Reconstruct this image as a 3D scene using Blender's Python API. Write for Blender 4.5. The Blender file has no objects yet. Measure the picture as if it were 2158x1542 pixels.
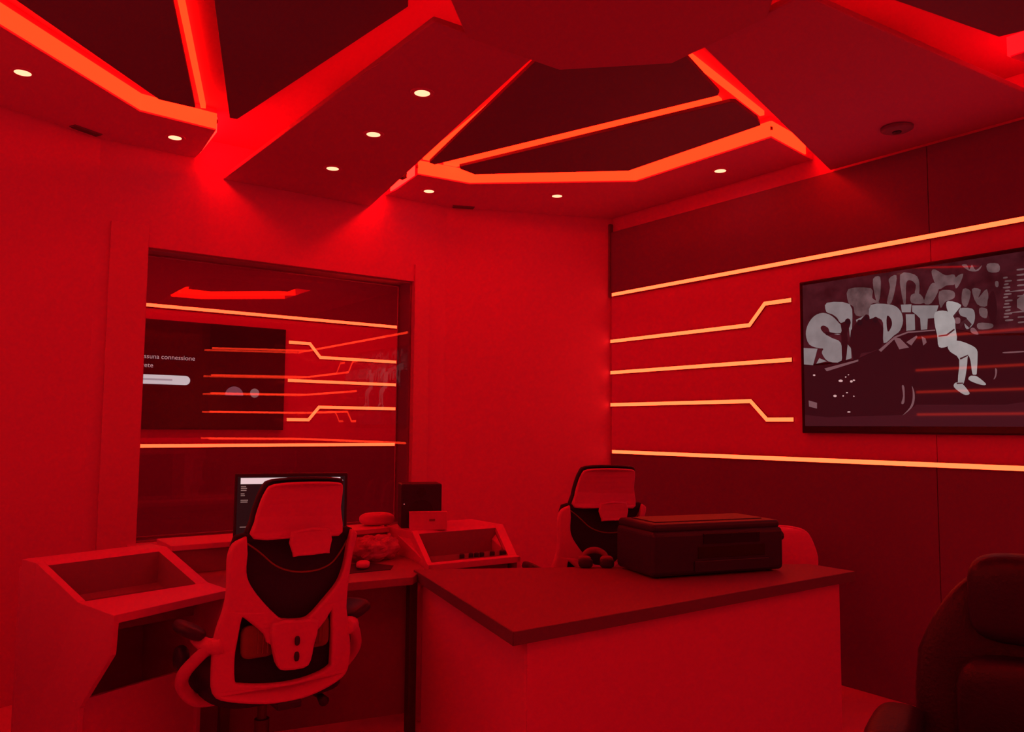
import bpy, bmesh, math, random
from mathutils import Vector, Matrix, noise
R = math.radians
random.seed(7)
S = bpy.context.scene
COL = S.collection
# ------------------------------------------------------------------ camera, world, exposure
cam = bpy.data.cameras.new('camera')
cam.sensor_fit = 'HORIZONTAL'; cam.sensor_width = 36.0
cam.lens = 1700.0 / 2158.0 * 36.0
cam.clip_start = 0.02
cam_o = bpy.data.objects.new('camera', cam); COL.objects.link(cam_o)
# standing in the corner of the room, 1.4 m high, turned 36.3 deg to the right of the depth axis, tilted 4.4 deg up
cam_o.rotation_mode = 'QUATERNION'
cam_o.matrix_world = Matrix(((0.805411, -0.051608, -0.590466, 0.0), (-0.592663, -0.056714, -0.803451, 0.0), (0.007976, 0.997056, -0.076264, 1.4), (0, 0, 0, 1)))
S.camera = cam_o
w = bpy.data.worlds.new('world'); S.world = w; w.use_nodes = True
w.node_tree.nodes['Background'].inputs[0].default_value = (0.02, 0.0, 0.0, 1)
w.node_tree.nodes['Background'].inputs[1].default_value = 0.02
S.view_settings.view_transform = 'Standard'; S.view_settings.look = 'None'
S.view_settings.exposure = 0.0; S.view_settings.gamma = 1.0
S.view_settings.use_curve_mapping = False
COVE = (22.0, 0.085, 0.016)
SOFT = (5.0, 0.010, 0.016)       # the weaker, hidden tapes      # radiance of the red cove tape (only its red clips)
LINE = (10.0, 0.35, 0.10)        # radiance of the wall light lines
# ------------------------------------------------------------------ materials
MATS = {}
def mat(name, base, rough=0.6, emit=None, var=0.0, scale=6.0, bump=0.0, metal=0.0, spec=0.5, bscale=None):
    if name in MATS: return MATS[name]
    m = bpy.data.materials.new(name); m.use_nodes = True
    nt = m.node_tree; b = nt.nodes['Principled BSDF']
    b.inputs['Base Color'].default_value = (*base, 1)
    b.inputs['Roughness'].default_value = rough
    b.inputs['Metallic'].default_value = metal
    b.inputs['Specular IOR Level'].default_value = spec
    if emit:
        b.inputs['Emission Color'].default_value = (*emit, 1); b.inputs['Emission Strength'].default_value = 1.0
    if var or bump:
        tc = nt.nodes.new('ShaderNodeTexCoord'); nz = nt.nodes.new('ShaderNodeTexNoise')
        nz.inputs['Scale'].default_value = scale; nz.inputs['Detail'].default_value = 4
        nt.links.new(tc.outputs['Object'], nz.inputs['Vector'])
        if var:
            mx = nt.nodes.new('ShaderNodeMix'); mx.data_type = 'RGBA'
            mx.inputs['A'].default_value = (*[c * (1 - var) for c in base], 1)
            mx.inputs['B'].default_value = (*[min(1, c * (1 + var)) for c in base], 1)
            nt.links.new(nz.outputs['Fac'], mx.inputs['Factor']); nt.links.new(mx.outputs['Result'], b.inputs['Base Color'])
        if bump:
            n2 = nt.nodes.new('ShaderNodeTexNoise'); n2.inputs['Scale'].default_value = bscale or scale * 20
            nt.links.new(tc.outputs['Object'], n2.inputs['Vector'])
            bp = nt.nodes.new('ShaderNodeBump'); bp.inputs['Strength'].default_value = bump; bp.inputs['Distance'].default_value = 0.004
            nt.links.new(n2.outputs['Fac'], bp.inputs['Height']); nt.links.new(bp.outputs['Normal'], b.inputs['Normal'])
    MATS[name] = m
    return m
WALL = mat('wall_paint', (.67, .19, .82), .75, var=.02, scale=2.5, bump=.03)
WALLBAND = mat('light_wall_panel', (.72, .20, .86), .6, var=.02)
DARKP = mat('dark_wall_panel', (.20, .14, .48), .55, var=.06, scale=3)
CEILW = mat('ceiling_paint', (.62, .20, .78), .8, var=.02)
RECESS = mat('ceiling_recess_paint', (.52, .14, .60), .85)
SLABM = mat('ceiling_slab_paint', (.50, .16, .66), .7, var=.02)
DARKC = mat('dark_ceiling_panel', (.12, .12, .40), .6, var=.05)
FLOORM = mat('grey_floor', (.84, .34, .95), .45, var=.12, scale=5, bump=.05)
WHITE = mat('white_plastic', (.72, .20, .86), .45)
WHITEL = mat('white_laminate', (.72, .20, .86), .5, var=.02)
TOPM = mat('grey_laminate', (.27, .13, .40), .5, var=.04, scale=9)
DESKM = mat('dark_grey_laminate', (.34, .17, .48), .4, var=.06, scale=9)
EDGEM = mat('dark_edge_band', (.15, .12, .35), .5)
BLACK = mat('black_plastic', (.026, .06, .22), .45)
BLACKG = mat('black_gloss', (.020, .04, .14), .18)
MESHM = mat('black_mesh_fabric', (.026, .06, .22), .85, bump=.5, bscale=260)
LEATHER = mat('black_leather', (.020, .05, .18), .42, bump=.35, bscale=90)
METAL = mat('brushed_metal', (.5, .5, .5), .35, metal=1.0)
DARKMET = mat('dark_metal', (.12, .12, .16), .45, metal=.6)
SOFTM = mat('soft_red_tape', (.5, .3, .3), .6, emit=SOFT)
SLABT = mat('slab_edge_tape', (.5, .3, .3), .6, emit=(9, .010, .02))
HOTM = mat('bright_red_tape', (.5, .3, .3), .6, emit=(42, .085, .05))
COVEM = mat('red_cove_tape', (.5, .3, .3), .6, emit=COVE)
LINEM = mat('light_line_diffuser', (.6, .5, .4), .6, emit=LINE)
LENS = mat('downlight_lens', (.8, .8, .75), .4, emit=(2.4, .86, .46))
FRAMEW = mat('window_frame_paint', (.66, .20, .80), .5)
def glass_mat():
    m = bpy.data.materials.new('window_glass'); m.use_nodes = True
    nt = m.node_tree; nt.nodes.clear()
    out = nt.nodes.new('ShaderNodeOutputMaterial'); mix = nt.nodes.new('ShaderNodeMixShader')
    tr = nt.nodes.new('ShaderNodeBsdfTransparent'); gl = nt.nodes.new('ShaderNodeBsdfGlossy')
    tr.inputs[0].default_value = (.97, .96, .97, 1); gl.inputs['Roughness'].default_value = 0.0
    fr = nt.nodes.new('ShaderNodeFresnel'); fr.inputs['IOR'].default_value = 1.5
    nt.links.new(fr.outputs[0], mix.inputs[0]); nt.links.new(tr.outputs[0], mix.inputs[1]); nt.links.new(gl.outputs[0], mix.inputs[2])
    nt.links.new(mix.outputs[0], out.inputs[0])
    return m
GLASS = glass_mat()
# ------------------------------------------------------------------ builders
class MB:
    def __init__(s): s.v = []; s.f = []; s.mi = []
    def add(s, vs, fs, mi=0):
        o = len(s.v); s.v += [tuple(v) for v in vs]
        for f in fs: s.f.append(tuple(i + o for i in f)); s.mi.append(mi)
        return s
    def box(s, c, d, rz=0.0, mi=0, rot=None):
        M = rot if rot is not None else Matrix.Rotation(rz, 3, 'Z')
        c = Vector(c); h = [x / 2 for x in d]
        vs = [c + M @ Vector((sx * h[0], sy * h[1], sz * h[2])) for sz in (-1, 1) for sy in (-1, 1) for sx in (-1, 1)]
        return s.add(vs, [(0, 2, 3, 1), (4, 5, 7, 6), (0, 1, 5, 4), (2, 6, 7, 3), (0, 4, 6, 2), (1, 3, 7, 5)], mi)
    def prism(s, poly, z0, z1, mi=0):
        n = len(poly)
        a = sum(poly[i][0] * poly[(i + 1) % n][1] - poly[(i + 1) % n][0] * poly[i][1] for i in range(n))
        if a < 0: poly = poly[::-1]
        vs = [(x, y, z0) for x, y in poly] + [(x, y, z1) for x, y in poly]
        fs = [tuple(range(n))[::-1], tuple(range(n, 2 * n))] + [(i, (i + 1) % n, n + (i + 1) % n, n + i) for i in range(n)]
        return s.add(vs, fs, mi)
    def extrude(s, prof, vec, mi=0):        # planar 3-D profile pushed along vec
        n = len(prof); v = Vector(vec)
        vs = [Vector(p) for p in prof] + [Vector(p) + v for p in prof]
        fs = [tuple(range(n))[::-1], tuple(range(n, 2 * n))] + [(i, (i + 1) % n, n + (i + 1) % n, n + i) for i in range(n)]
        return s.add(vs, fs, mi)
    def quad(s, a, b, c, d, mi=0): return s.add([a, b, c, d], [(0, 1, 2, 3)], mi)
    def lathe(s, prof, c=(0, 0, 0), n=24, mi=0):
        vs = []; fs = []
        for r, z in prof:
            for k in range(n):
                t = 2 * math.pi * k / n; vs.append((c[0] + r * math.cos(t), c[1] + r * math.sin(t), c[2] + z))
        for i in range(len(prof) - 1):
            for k in range(n):
                k2 = (k + 1) % n; fs.append((i * n + k, i * n + k2, (i + 1) * n + k2, (i + 1) * n + k))
        fs.append(tuple(range(n))[::-1]); fs.append(tuple(range((len(prof) - 1) * n, len(prof) * n)))
        return s.add(vs, fs, mi)
    def tube(s, pts, r, n=10, mi=0):
        pts = [Vector(p) for p in pts]; rs = r if isinstance(r, (list, tuple)) else [r] * len(pts)
        up = Vector((0, 0, 1)); vs = []; fs = []
        t0 = (pts[1] - pts[0]).normalized()
        a = t0.cross(up)
        if a.length < .05: a = t0.cross(Vector((1, 0, 0)))
        a.normalize()
        for i, p in enumerate(pts):
            t = (pts[min(i + 1, len(pts) - 1)] - pts[max(i - 1, 0)]).normalized()
            a = (a - t * a.dot(t)).normalized(); b = t.cross(a)
            for k in range(n):
                q = 2 * math.pi * k / n; vs.append(p + (a * math.cos(q) + b * math.sin(q)) * rs[i])
        for i in range(len(pts) - 1):
            for k in range(n):
                k2 = (k + 1) % n; fs.append((i * n + k, i * n + k2, (i + 1) * n + k2, (i + 1) * n + k))
        fs.append(tuple(range(n))[::-1]); fs.append(tuple(range((len(pts) - 1) * n, len(pts) * n)))
        return s.add(vs, fs, mi)
    def blob(s, c, h, e=0.5, nu=28, nv=16, rot=None, mi=0, fn=None):   # superellipsoid cushion
        M = rot if rot is not None else Matrix.Identity(3); c = Vector(c)
        pw = lambda x, p: math.copysign(abs(x) ** p, x)
        vs = []; fs = []
        for j in range(nv + 1):
            ph = -math.pi / 2 + math.pi * j / nv
            for i in range(nu):
                th = 2 * math.pi * i / nu
                q = Vector((h[0] * pw(math.cos(ph), e) * pw(math.cos(th), e), h[1] * pw(math.cos(ph), e) * pw(math.sin(th), e), h[2] * pw(math.sin(ph), e)))
                if fn: q = fn(q)
                vs.append(c + M @ q)
        for j in range(nv):
            for i in range(nu):
                i2 = (i + 1) % nu; fs.append((j * nu + i, j * nu + i2, (j + 1) * nu + i2, (j + 1) * nu + i))
        return s.add(vs, fs, mi)
    def build(s, name, m, parent=None, smooth=False, bevel=0.0, seg=2):
        me = bpy.data.meshes.new(name); me.from_pydata(s.v, [], s.f)
        for x in (m if isinstance(m, (list, tuple)) else [m]): me.materials.append(x)
        me.polygons.foreach_set('material_index', s.mi)
        b = bmesh.new(); b.from_mesh(me); bmesh.ops.remove_doubles(b, verts=b.verts, dist=1e-6)
        bmesh.ops.recalc_face_normals(b, faces=b.faces)
        b.to_mesh(me); b.free(); me.update()
        if smooth: me.shade_smooth()
        o = bpy.data.objects.new(name, me); COL.objects.link(o)
        if parent: o.parent = parent
        if bevel:
            md = o.modifiers.new('bevel', 'BEVEL'); md.width = bevel; md.segments = seg; md.limit_method = 'ANGLE'; md.angle_limit = R(40)
            md.harden_normals = False
        return o
def tag(o, label=None, cat=None, group=None, kind=None):
    if label: o['label'] = label
    if cat: o['category'] = cat
    if group: o['group'] = group
    if kind: o['kind'] = kind
    return o
def thing(name, label, cat, loc=(0, 0, 0), rz=0.0, group=None):
    o = bpy.data.objects.new(name, None); COL.objects.link(o); o.location = loc; o.rotation_euler = (0, 0, rz)
    o.empty_display_size = .1
    return tag(o, label, cat, group)
def struct(name, mb, m, **k): return tag(mb.build(name, m, **k), kind='structure')
def copy_tree(o, parent=None):
    c = o.copy(); COL.objects.link(c)
    if parent: c.parent = parent
    for ch in list(o.children): copy_tree(ch, c)
    return c
def smooth_loop(pts, sub=4, closed=True):          # Catmull-Rom through 2-D points
    n = len(pts); out = []
    for i in range(n if closed else n - 1):
        g = (lambda k: pts[k % n]) if closed else (lambda k: pts[min(max(k, 0), n - 1)])
        p0, p1, p2, p3 = g(i - 1), g(i), g(i + 1), g(i + 2)
        for k in range(sub):
            t = k / sub
            out.append(tuple(.5 * (2 * p1[d] + (p2[d] - p0[d]) * t + (2 * p0[d] - 5 * p1[d] + 4 * p2[d] - p3[d]) * t * t + (3 * p1[d] - p0[d] - 3 * p2[d] + p3[d]) * t ** 3) for d in range(len(p1))))
    if not closed: out.append(tuple(pts[-1]))
    return out
def mesh_of(cu):
    o = bpy.data.objects.new('temporary', cu); COL.objects.link(o)
    me = bpy.data.meshes.new_from_object(o.evaluated_get(bpy.context.evaluated_depsgraph_get()))
    bpy.data.objects.remove(o); bpy.data.curves.remove(cu)
    return me
def plate(name, outer, holes, thick, bev, bend, m, parent):
    """flat outline (u, z) with holes, given thickness and rounded rims, then bent by bend(u, z, depth) -> xyz"""
    cu = bpy.data.curves.new(name, 'CURVE'); cu.dimensions = '2D'; cu.fill_mode = 'BOTH'
    cu.extrude = max(thick / 2 - bev, 0.0005); cu.bevel_depth = bev; cu.bevel_resolution = 2
    for L in [outer] + holes:
        sp = cu.splines.new('POLY'); sp.points.add(len(L) - 1); sp.use_cyclic_u = True
        for i, (x, y) in enumerate(L): sp.points[i].co = (x, y, 0, 1)
    bpy.context.view_layer.update()
    me = mesh_of(cu)
    b = bmesh.new(); b.from_mesh(me)
    bmesh.ops.triangulate(b, faces=[f for f in b.faces if len(f.verts) > 4])
    for v in b.verts: v.co = bend(v.co.x, v.co.y, v.co.z)
    bmesh.ops.remove_doubles(b, verts=b.verts, dist=1e-5); bmesh.ops.recalc_face_normals(b, faces=b.faces)
    b.to_mesh(me); b.free(); me.name = name
    me.materials.clear(); me.materials.append(m)
    o = bpy.data.objects.new(name, me); COL.objects.link(o)
    if parent: o.parent = parent
    return o
def text_obj(name, body, size, m, parent, mtx, sx=1.0):
    cu = bpy.data.curves.new(name, 'FONT'); cu.body = body; cu.size = size; cu.extrude = 0.0003
    bpy.context.view_layer.update()
    me = mesh_of(cu); me.name = name; me.materials.clear(); me.materials.append(m)
    me.transform(mtx @ Matrix.Diagonal((sx, 1, 1, 1)))
    o = bpy.data.objects.new(name, me); COL.objects.link(o); o.parent = parent
    return o

OCTM = mat('octagon_paint', (.44, .14, .58), .7, var=.02)
# ------------------------------------------------------------------ the room shell: an elongated octagon, mirrored front to back
PLAN = [(.75, 4.94), (3.03, 4.94), (4.20, 4.44), (4.20, -.36), (3.03, -.87), (.75, -.87), (-.42, -.36), (-.42, 4.44)]
ZC = 3.12
def offset(poly, d):
    n = len(poly); out = []
    for i in range(n):
        p0, p1, p2 = Vector(poly[i - 1]), Vector(poly[i]), Vector(poly[(i + 1) % n])
        e1 = (p1 - p0).normalized(); e2 = (p2 - p1).normalized()
        n1 = Vector((-e1.y, e1.x)); n2 = Vector((-e2.y, e2.x)); b = (n1 + n2).normalized()
        out.append(tuple(p1 + b * (d / b.dot(n1))))
    return out
OUT = offset(PLAN, .22)
names = ['back', 'back_right', 'right', 'front_right', 'front', 'front_left', 'left', 'back_left']
WALLS = {}
WX0, WX1, WZ0, WZ1 = 1.02, 2.768, .735, 2.422       # window opening
for i, nm in enumerate(names):
    j = (i + 1) % 8
    m = MB()
    if nm == 'back':
        o0, o1 = OUT[0], OUT[1]
        m.prism([PLAN[0], (WX0, 4.94), (WX0, o0[1]), o0], 0, 3.2)
        m.prism([(WX1, 4.94), PLAN[1], o1, (WX1, o1[1])], 0, 3.2)
        m.prism([(WX0, 4.94), (WX1, 4.94), (WX1, o1[1]), (WX0, o0[1])], 0, WZ0)
        m.prism([(WX0, 4.94), (WX1, 4.94), (WX1, o1[1]), (WX0, o0[1])], WZ1, 3.2)
    else:
        m.prism([PLAN[i], PLAN[j], OUT[j], OUT[i]], 0, 3.2)
    WALLS[nm] = struct('wall_' + nm, m, WALL)
struct('floor', MB().prism(OUT, -.1, 0), FLOORM)
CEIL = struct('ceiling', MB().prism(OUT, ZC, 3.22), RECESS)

# dark, light and dark panels on the two long walls, split at their middle
def wall_panels(parent, p, u, nrm, spans, hts):
    p = Vector(p); u = Vector(u); nrm = Vector(nrm)
    for (z0, z1, t, mt, nm) in hts:
        for (a, b) in spans:
            m = MB(); q0 = p + u * a; q1 = p + u * b
            m.prism([tuple(q0)[:2], tuple(q1)[:2], tuple(q1 + nrm * t)[:2], tuple(q0 + nrm * t)[:2]], z0, z1)
            m.build(nm, mt, parent, bevel=.002)
HTS = [(2.405, 2.887, .022, DARKP, 'dark_panel'), (1.229, 2.403, .014, WALLBAND, 'light_panel'), (0.0, 1.227, .022, DARKP, 'dark_panel')]
wall_panels(WALLS['right'], (4.20, 0, 0), (0, 1, 0), (-1, 0, 0), [(-.35, 2.0385), (2.0415, 4.432)], HTS)
wall_panels(WALLS['left'], (-.42, 0, 0), (0, 1, 0), (1, 0, 0), [(-.35, 2.0385), (2.0415, 4.432)], HTS)
fe = (Vector((3.03, -.87, 0)) - Vector((4.20, -.36, 0))).normalized()
wall_panels(WALLS['front_right'], (4.20, -.36, 0), tuple(fe), (fe.y, -fe.x, 0), [(.03, 1.27)], HTS)
struct('trim_1', MB().box((4.183, 4.436, 2.67), (.03, .022, .56)), EDGEM)

# ---------------------------------------------------------------- ceiling: soffits, slabs, octagon and dark panels
def part(nm, poly, z0, z1, mt, bevel=.004, label=None):
    o = MB().prism(poly, z0, z1).build(nm, mt, CEIL, bevel=bevel)
    if label: o['label'] = label
    return o
CYM = 4.08
my = lambda P: [(x, CYM - y) for x, y in P]
ZS = 2.997
coveR = [(2.53, 4.78), (2.48, 4.404), (2.853, 4.368), (3.677, 3.663), (3.693, 2.642), (4.10, 2.705)]
coveL = [(1.262, 4.80), (1.227, 4.405), (.837, 4.371), (.05, 3.63), (.045, 2.642), (-.34, 2.705)]
sofR = [(2.53, 4.94)] + coveR + [(4.20, 2.715), (4.20, 4.44), (3.03, 4.94)]
sofL = [(1.262, 4.94)] + coveL + [(-.42, 2.715), (-.42, 4.44), (.75, 4.94)]
for poly in (sofR, sofL, my(sofR), my(sofL)): part('perimeter_soffit', poly, ZS, ZC, CEILW)
def slab_tape(poly, z, inset=.06):        # light tape lying on top of a slab, washing the recess above it
    P = [Vector(p) for p in poly]; n = len(P); c = sum(P, Vector((0, 0))) / n
    for i in range(n):
        a, b = P[i], P[(i + 1) % n]; e = (b - a).normalized(); nn = Vector((-e.y, e.x))
        if nn.dot(c - a) < 0: nn = -nn
        a2, b2 = a + nn * inset + e * .08, b + nn * inset - e * .08
        if max(abs(a2.x - 1.9), abs(b2.x - 1.9)) > 2.2 and abs(e.x) < .2: continue
        if min(a2.y, b2.y) > 4.8 or max(a2.y, b2.y) < -.7: continue
        MB().prism([tuple(a2), tuple(b2), tuple(b2 + nn * .03), tuple(a2 + nn * .03)], z, z + .008).build('edge_tape', SLABT, CEIL)
rot = lambda P: [(3.70 - x, 4.04 - y) for x, y in P]
slab1 = [(1.467, 2.505), (1.935, 2.495), (2.416, 4.94), (1.428, 4.94)]
slab2 = [(2.397, 2.025), (4.178, 2.592), (4.178, 1.435), (2.39, 1.57)]
ZB = 2.897
for poly, lab in ((slab1, 'broad slab hanging above the window with three downlights'), (slab2, 'broad slab running to the right hand wall'),
                  ([(1.80, 1.50), (2.27, 1.51), (2.30, -.87), (1.30, -.87)], None), ([(1.30, 1.60), (-.398, 1.44), (-.398, 2.60), (1.30, 2.08)], None)):
    part('ceiling_slab', poly, ZB, ZB + .026, SLABM, .005, lab)
    slab_tape(poly, ZB + .026)
    c = (sum(p[0] for p in poly) / 4, sum(p[1] for p in poly) / 4)
    MB().box((c[0], c[1], (ZB + .026 + ZC) / 2), (.3, .3, ZC - ZB - .025)).build('slab_hanger', DARKMET, CEIL)
MB().box((2.318, 4.30, 2.945), (.03, .05, .06)).build('slab_bracket', BLACK, CEIL)
oc = (1.842, 1.95); ap = .552
octo = [(oc[0] + ap / math.cos(math.pi / 8) * math.cos(math.pi / 8 + k * math.pi / 4), oc[1] + ap / math.cos(math.pi / 8) * math.sin(math.pi / 8 + k * math.pi / 4)) for k in range(8)]
part('octagon_panel', octo, 2.880, 2.896, OCTM, .003, 'flat octagon panel at the middle of the ceiling')
MB().box((oc[0], oc[1], 3.008), (.25, .25, .224)).build('slab_hanger', DARKMET, CEIL)
ZP = 2.962                                          # the dark panels hang a little below the soffit
P1 = [(.19, 3.52), (.895, 4.229), (1.072, 4.23), (.49, 2.56), (.18, 2.56)]
P2 = [(.66, 2.60), (1.255, 4.26), (1.293, 4.25), (1.455, 2.68), (1.30, 2.40)]
P3 = [(2.467, 4.236), (2.512, 4.249), (3.075, 2.50), (3.055, 2.475), (2.55, 2.28), (2.10, 2.60)]
P4 = [(2.658, 4.192), (2.685, 4.222), (2.818, 4.258), (3.549, 3.597), (3.565, 2.615), (3.479, 2.57), (3.21, 2.50), (3.185, 2.515)]
P5 = [(2.62, 1.57), (3.523, 1.411), (3.55, 1.32), (3.55, .90), (2.42, .90)]
P6 = [(2.42, .84), (3.55, .84), (3.55, .46), (2.82, -.18), (2.56, -.16)]
P1, P2, P3, P4, P5 = [[(x * .960, y * .960) for x, y in P] for P in (P1, P2, P3, P4, P5)]
for poly in (P1, P2, P3, P4, P5, P6, my(P1), my(P2)):
    ZP = 3.04 if poly is P6 else 2.962
    part('dark_ceiling_panel', poly, ZP, ZP + .02, DARKC, .003)
    c = (sum(p[0] for p in poly) / len(poly), sum(p[1] for p in poly) / len(poly))
    if poly is P4: c = (3.36, 3.07)
    MB().box((c[0], c[1], (ZP + .02 + ZC) / 2), (.05, .05, ZC - ZP - .019)).build('panel_hanger', DARKMET, CEIL)

# red light tape along the cove faces (parts of each run: tape)
def cove(pts, label, z0=3.006, z1=3.09, side=1, flat=False, width=.03, mt=None):
    t = thing('cove_light', label, 'cove light', (*pts[0], z0), 0, 'red cove lights around the ceiling recess')
    m = MB(); o = Vector((*pts[0], z0))
    n = len(pts); P = [Vector((*p, 0)) for p in pts]; off = []
    for i in range(n):
        d = Vector((0, 0, 0))
        if i > 0: e = (P[i] - P[i - 1]).normalized(); d += Vector((-e.y, e.x, 0))
        if i < n - 1: e2 = (P[i + 1] - P[i]).normalized(); d += Vector((-e2.y, e2.x, 0))
        d.normalize()
        e = (P[min(i + 1, n - 1)] - P[max(i - 1, 0)]).normalized()
        e0 = (P[1] - P[0]).normalized() if i == 0 else (P[i] - P[i - 1]).normalized()
        off.append(d / max(.4, d.dot(Vector((-e0.y, e0.x, 0)))))
    for i in range(n - 1):
        a, b = P[i], P[i + 1]
        if flat: w0, w1 = -width / 2, width / 2
        else: w0, w1 = .001 * side, .007 * side
        q = [a + off[i] * w0, b + off[i + 1] * w0, b + off[i + 1] * w1, a + off[i] * w1]
        m.prism([(v.x - o.x, v.y - o.y) for v in q], 0, z1 - z0)
    m.build('tape', mt or COVEM, t)
    MB().box((0, 0, (z1 - z0) / 2), (.014, .014, .02)).build('power_feed', DARKMET, t)
    return t
cove(coveR[1:5], 'red tape light along the bent soffit edge right of the slab', side=-1)
cove(coveR[4:], 'red tape light in the short return beside the right hand slab', side=-1)
cove(coveL[1:5], 'red tape light along the bent soffit edge at upper left', side=1)
cove(my(coveR)[1:4], 'red tape light on the soffit edge right behind the viewpoint', side=1)
cove(my(coveR)[3:], 'red tape light in the short return on the far right', side=1, mt=SOFTM)
cove(my(coveL)[1:5], 'red tape light on the soffit edge left behind the viewpoint', side=-1)
cove([(2.70, 4.40), (3.255, 2.64)], 'straight red light bar between two dark ceiling panels right of the slab', z0=3.095, z1=3.119, flat=True, width=.085)
cove([(2.53, 4.38), (2.29, 2.86)], 'red light bar between the downlight slab and dark panel', z0=3.095, z1=3.119, flat=True, width=.05)
cove([(2.72, 2.40), (3.60, 2.63)], 'red light bar along the left edge of the right hand slab', z0=3.095, z1=3.119, flat=True, width=.025)
cove([(1.150, 4.38), (.585, 2.80)], 'red light bar between two dark panels left of the slab', z0=3.095, z1=3.119, flat=True, width=.025)
cove([(1.262, 4.86), (1.238, 4.45)], 'red tape light on the soffit end left of the slab', side=1, mt=HOTM)
cove([(2.533, 4.86), (2.490, 4.45)], 'red tape light on the soffit end right of the slab', side=-1, mt=HOTM)

# ---------------------------------------------------------------- downlights, vents
def downlight(x, y, z, label):
    t = thing('downlight', label, 'downlight', (x, y, z), 0, 'recessed downlights in the ceiling')
    MB().lathe([(.041, -.004), (.052, -.004), (.055, 0.0), (.041, 0.0)], n=28).build('trim_ring', CEILW, t, smooth=False)
    MB().lathe([(.0405, -.0035), (.030, -.0045), (.012, -.005)], n=28).build('lens', LENS, t, smooth=True)
for x, y, z, l in [(.306, 4.199, ZS, 'lit downlight nearest the upper left corner of the view'), (1.075, 4.648, ZS, 'lit downlight in the soffit just left of the broad slab'),
                   (1.751, 3.08, ZB, 'lit downlight on the broad slab, nearest the octagon'), (1.81, 3.679, ZB, 'middle of three lit downlights on the broad slab'),
                   (1.871, 4.323, ZB, 'lit downlight on the broad slab, nearest the window'), (2.716, 4.663, ZS, 'lit downlight in the soffit just right of the broad slab'),
                   (3.473, 4.217, ZS, 'lit downlight in the soffit near the back right corner'), (3.923, 3.178, ZS, 'lit downlight in the soffit beside the right wall')]:
    downlight(x, y, z, l)
def vent(x, y, z, rz, label, n=5, L=.16):
    t = thing('ceiling_vent', label, 'vent', (x, y, z), rz)
    MB().box((0, 0, -.003), (L, .05, .006)).build('frame', DARKP, t, bevel=.001)
    for k in range(n): MB().box((0, -.018 + k * .009, -.008), (L * .92, .003, .006)).build('slat', EDGEM, t)
vent(.66, 4.83, ZS, R(26), 'small dark slot vent in soffit above left wall')
vent(3.115, 4.85, ZS, R(-24), 'small dark slot vent in soffit above the pale back wall')
t = thing('ceiling_sensor', 'round dark ceiling sensor on right hand slab', 'sensor', (3.829, 2.011, ZB))
MB().lathe([(.075, 0), (.075, -.012), (.06, -.02), (.02, -.024)], n=28).build('housing', DARKP, t, smooth=True)
MB().lathe([(.022, -.0235), (.018, -.030), (.004, -.033)], n=16).build('dome', BLACK, t, smooth=True)

# ---------------------------------------------------------------- light lines on the walls
def line(pts, org, u, nrm, label, group, w=.024, t=.007):
    """pts = (along, height); flat channel with a glowing diffuser on its face"""
    org = Vector(org); u = Vector(u).normalized(); nrm = Vector(nrm).normalized()
    c = sum((p[0] for p in pts)) / len(pts); z = sum((p[1] for p in pts)) / len(pts)
    base = org + u * c; base.z = z
    th = thing('light_line', label, 'light line', base, 0, group)
    P = [Vector((p[0], p[1])) for p in pts]; n = len(P)
    def side(wd):
        A = []; B = []
        for i in range(n):
            if 0 < i < n - 1:
                e1 = (P[i] - P[i - 1]).normalized(); e2 = (P[i + 1] - P[i]).normalized()
                n1 = Vector((-e1.y, e1.x)); n2 = Vector((-e2.y, e2.x)); b = (n1 + n2).normalized(); k = wd / 2 / b.dot(n1)
            else:
                e = (P[min(i + 1, n - 1)] - P[max(i - 1, 0)]).normalized(); b = Vector((-e.y, e.x)); k = wd / 2
            A.append(P[i] + b * k); B.append(P[i] - b * k)
        return A, B
    def put(wd, d0, d1, nm, mt):
        A, B = side(wd); m = MB()
        f = lambda q, d: u * (q.x - c) + Vector((0, 0, q.y - z)) + nrm * d
        for i in range(n - 1):
            vs = [f(A[i], d0), f(A[i + 1], d0), f(B[i + 1], d0), f(B[i], d0), f(A[i], d1), f(A[i + 1], d1), f(B[i + 1], d1), f(B[i], d1)]
            m.add(vs, [(0, 1, 2, 3), (4, 5, 6, 7), (0, 1, 5, 4), (1, 2, 6, 5), (2, 3, 7, 6), (3, 0, 4, 7)])
        m.build(nm, mt, th)
    put(w + .006, 0, t, 'channel', DARKMET)
    put(w, t, t + .0015, 'diffuser', LINEM)
def five(org, u, nrm, L, kink, lab, grp, face=.022, w=.024):
    N = Vector(nrm); o1 = Vector(org) + N * face; o2 = Vector(org) + N * .014
    line([(.03, 2.405), (L, 2.405)], o1, u, nrm, 'topmost glowing line ' + lab, grp, w)
    line([(.03, 1.229), (L, 1.229)], o1, u, nrm, 'lowest glowing line ' + lab, grp, w)
    return o2
gR = 'glowing orange lines on the right wall'
o2 = five((4.20, 4.44, 0), (0, -1, 0), (-1, 0, 0), 4.79, None, 'running the full length of the right wall', gR)
for s, wd in ((1, 'left of'), (-1, 'far side of')):
    f = (lambda y: 4.44 - y) if s == 1 else (lambda y: 4.44 - (CYM - y))
    y0 = 4.435
    line([(f(y0), 2.054), (f(3.172), 2.054), (f(3.056), 2.176), (f(2.868), 2.176)], o2, (0, -1, 0), (-1, 0, 0), 'upper kinked glowing line on right wall, %s the television' % wd, gR)
    line([(f(y0), 1.818), (f(2.872), 1.818)], o2, (0, -1, 0), (-1, 0, 0), 'short straight glowing line on right wall, %s the television' % wd, gR)
    line([(f(y0), 1.577), (f(3.172), 1.577), (f(3.054), 1.462), (f(2.868), 1.462)], o2, (0, -1, 0), (-1, 0, 0), 'lower kinked glowing line on right wall, %s the television' % wd, gR)
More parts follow.
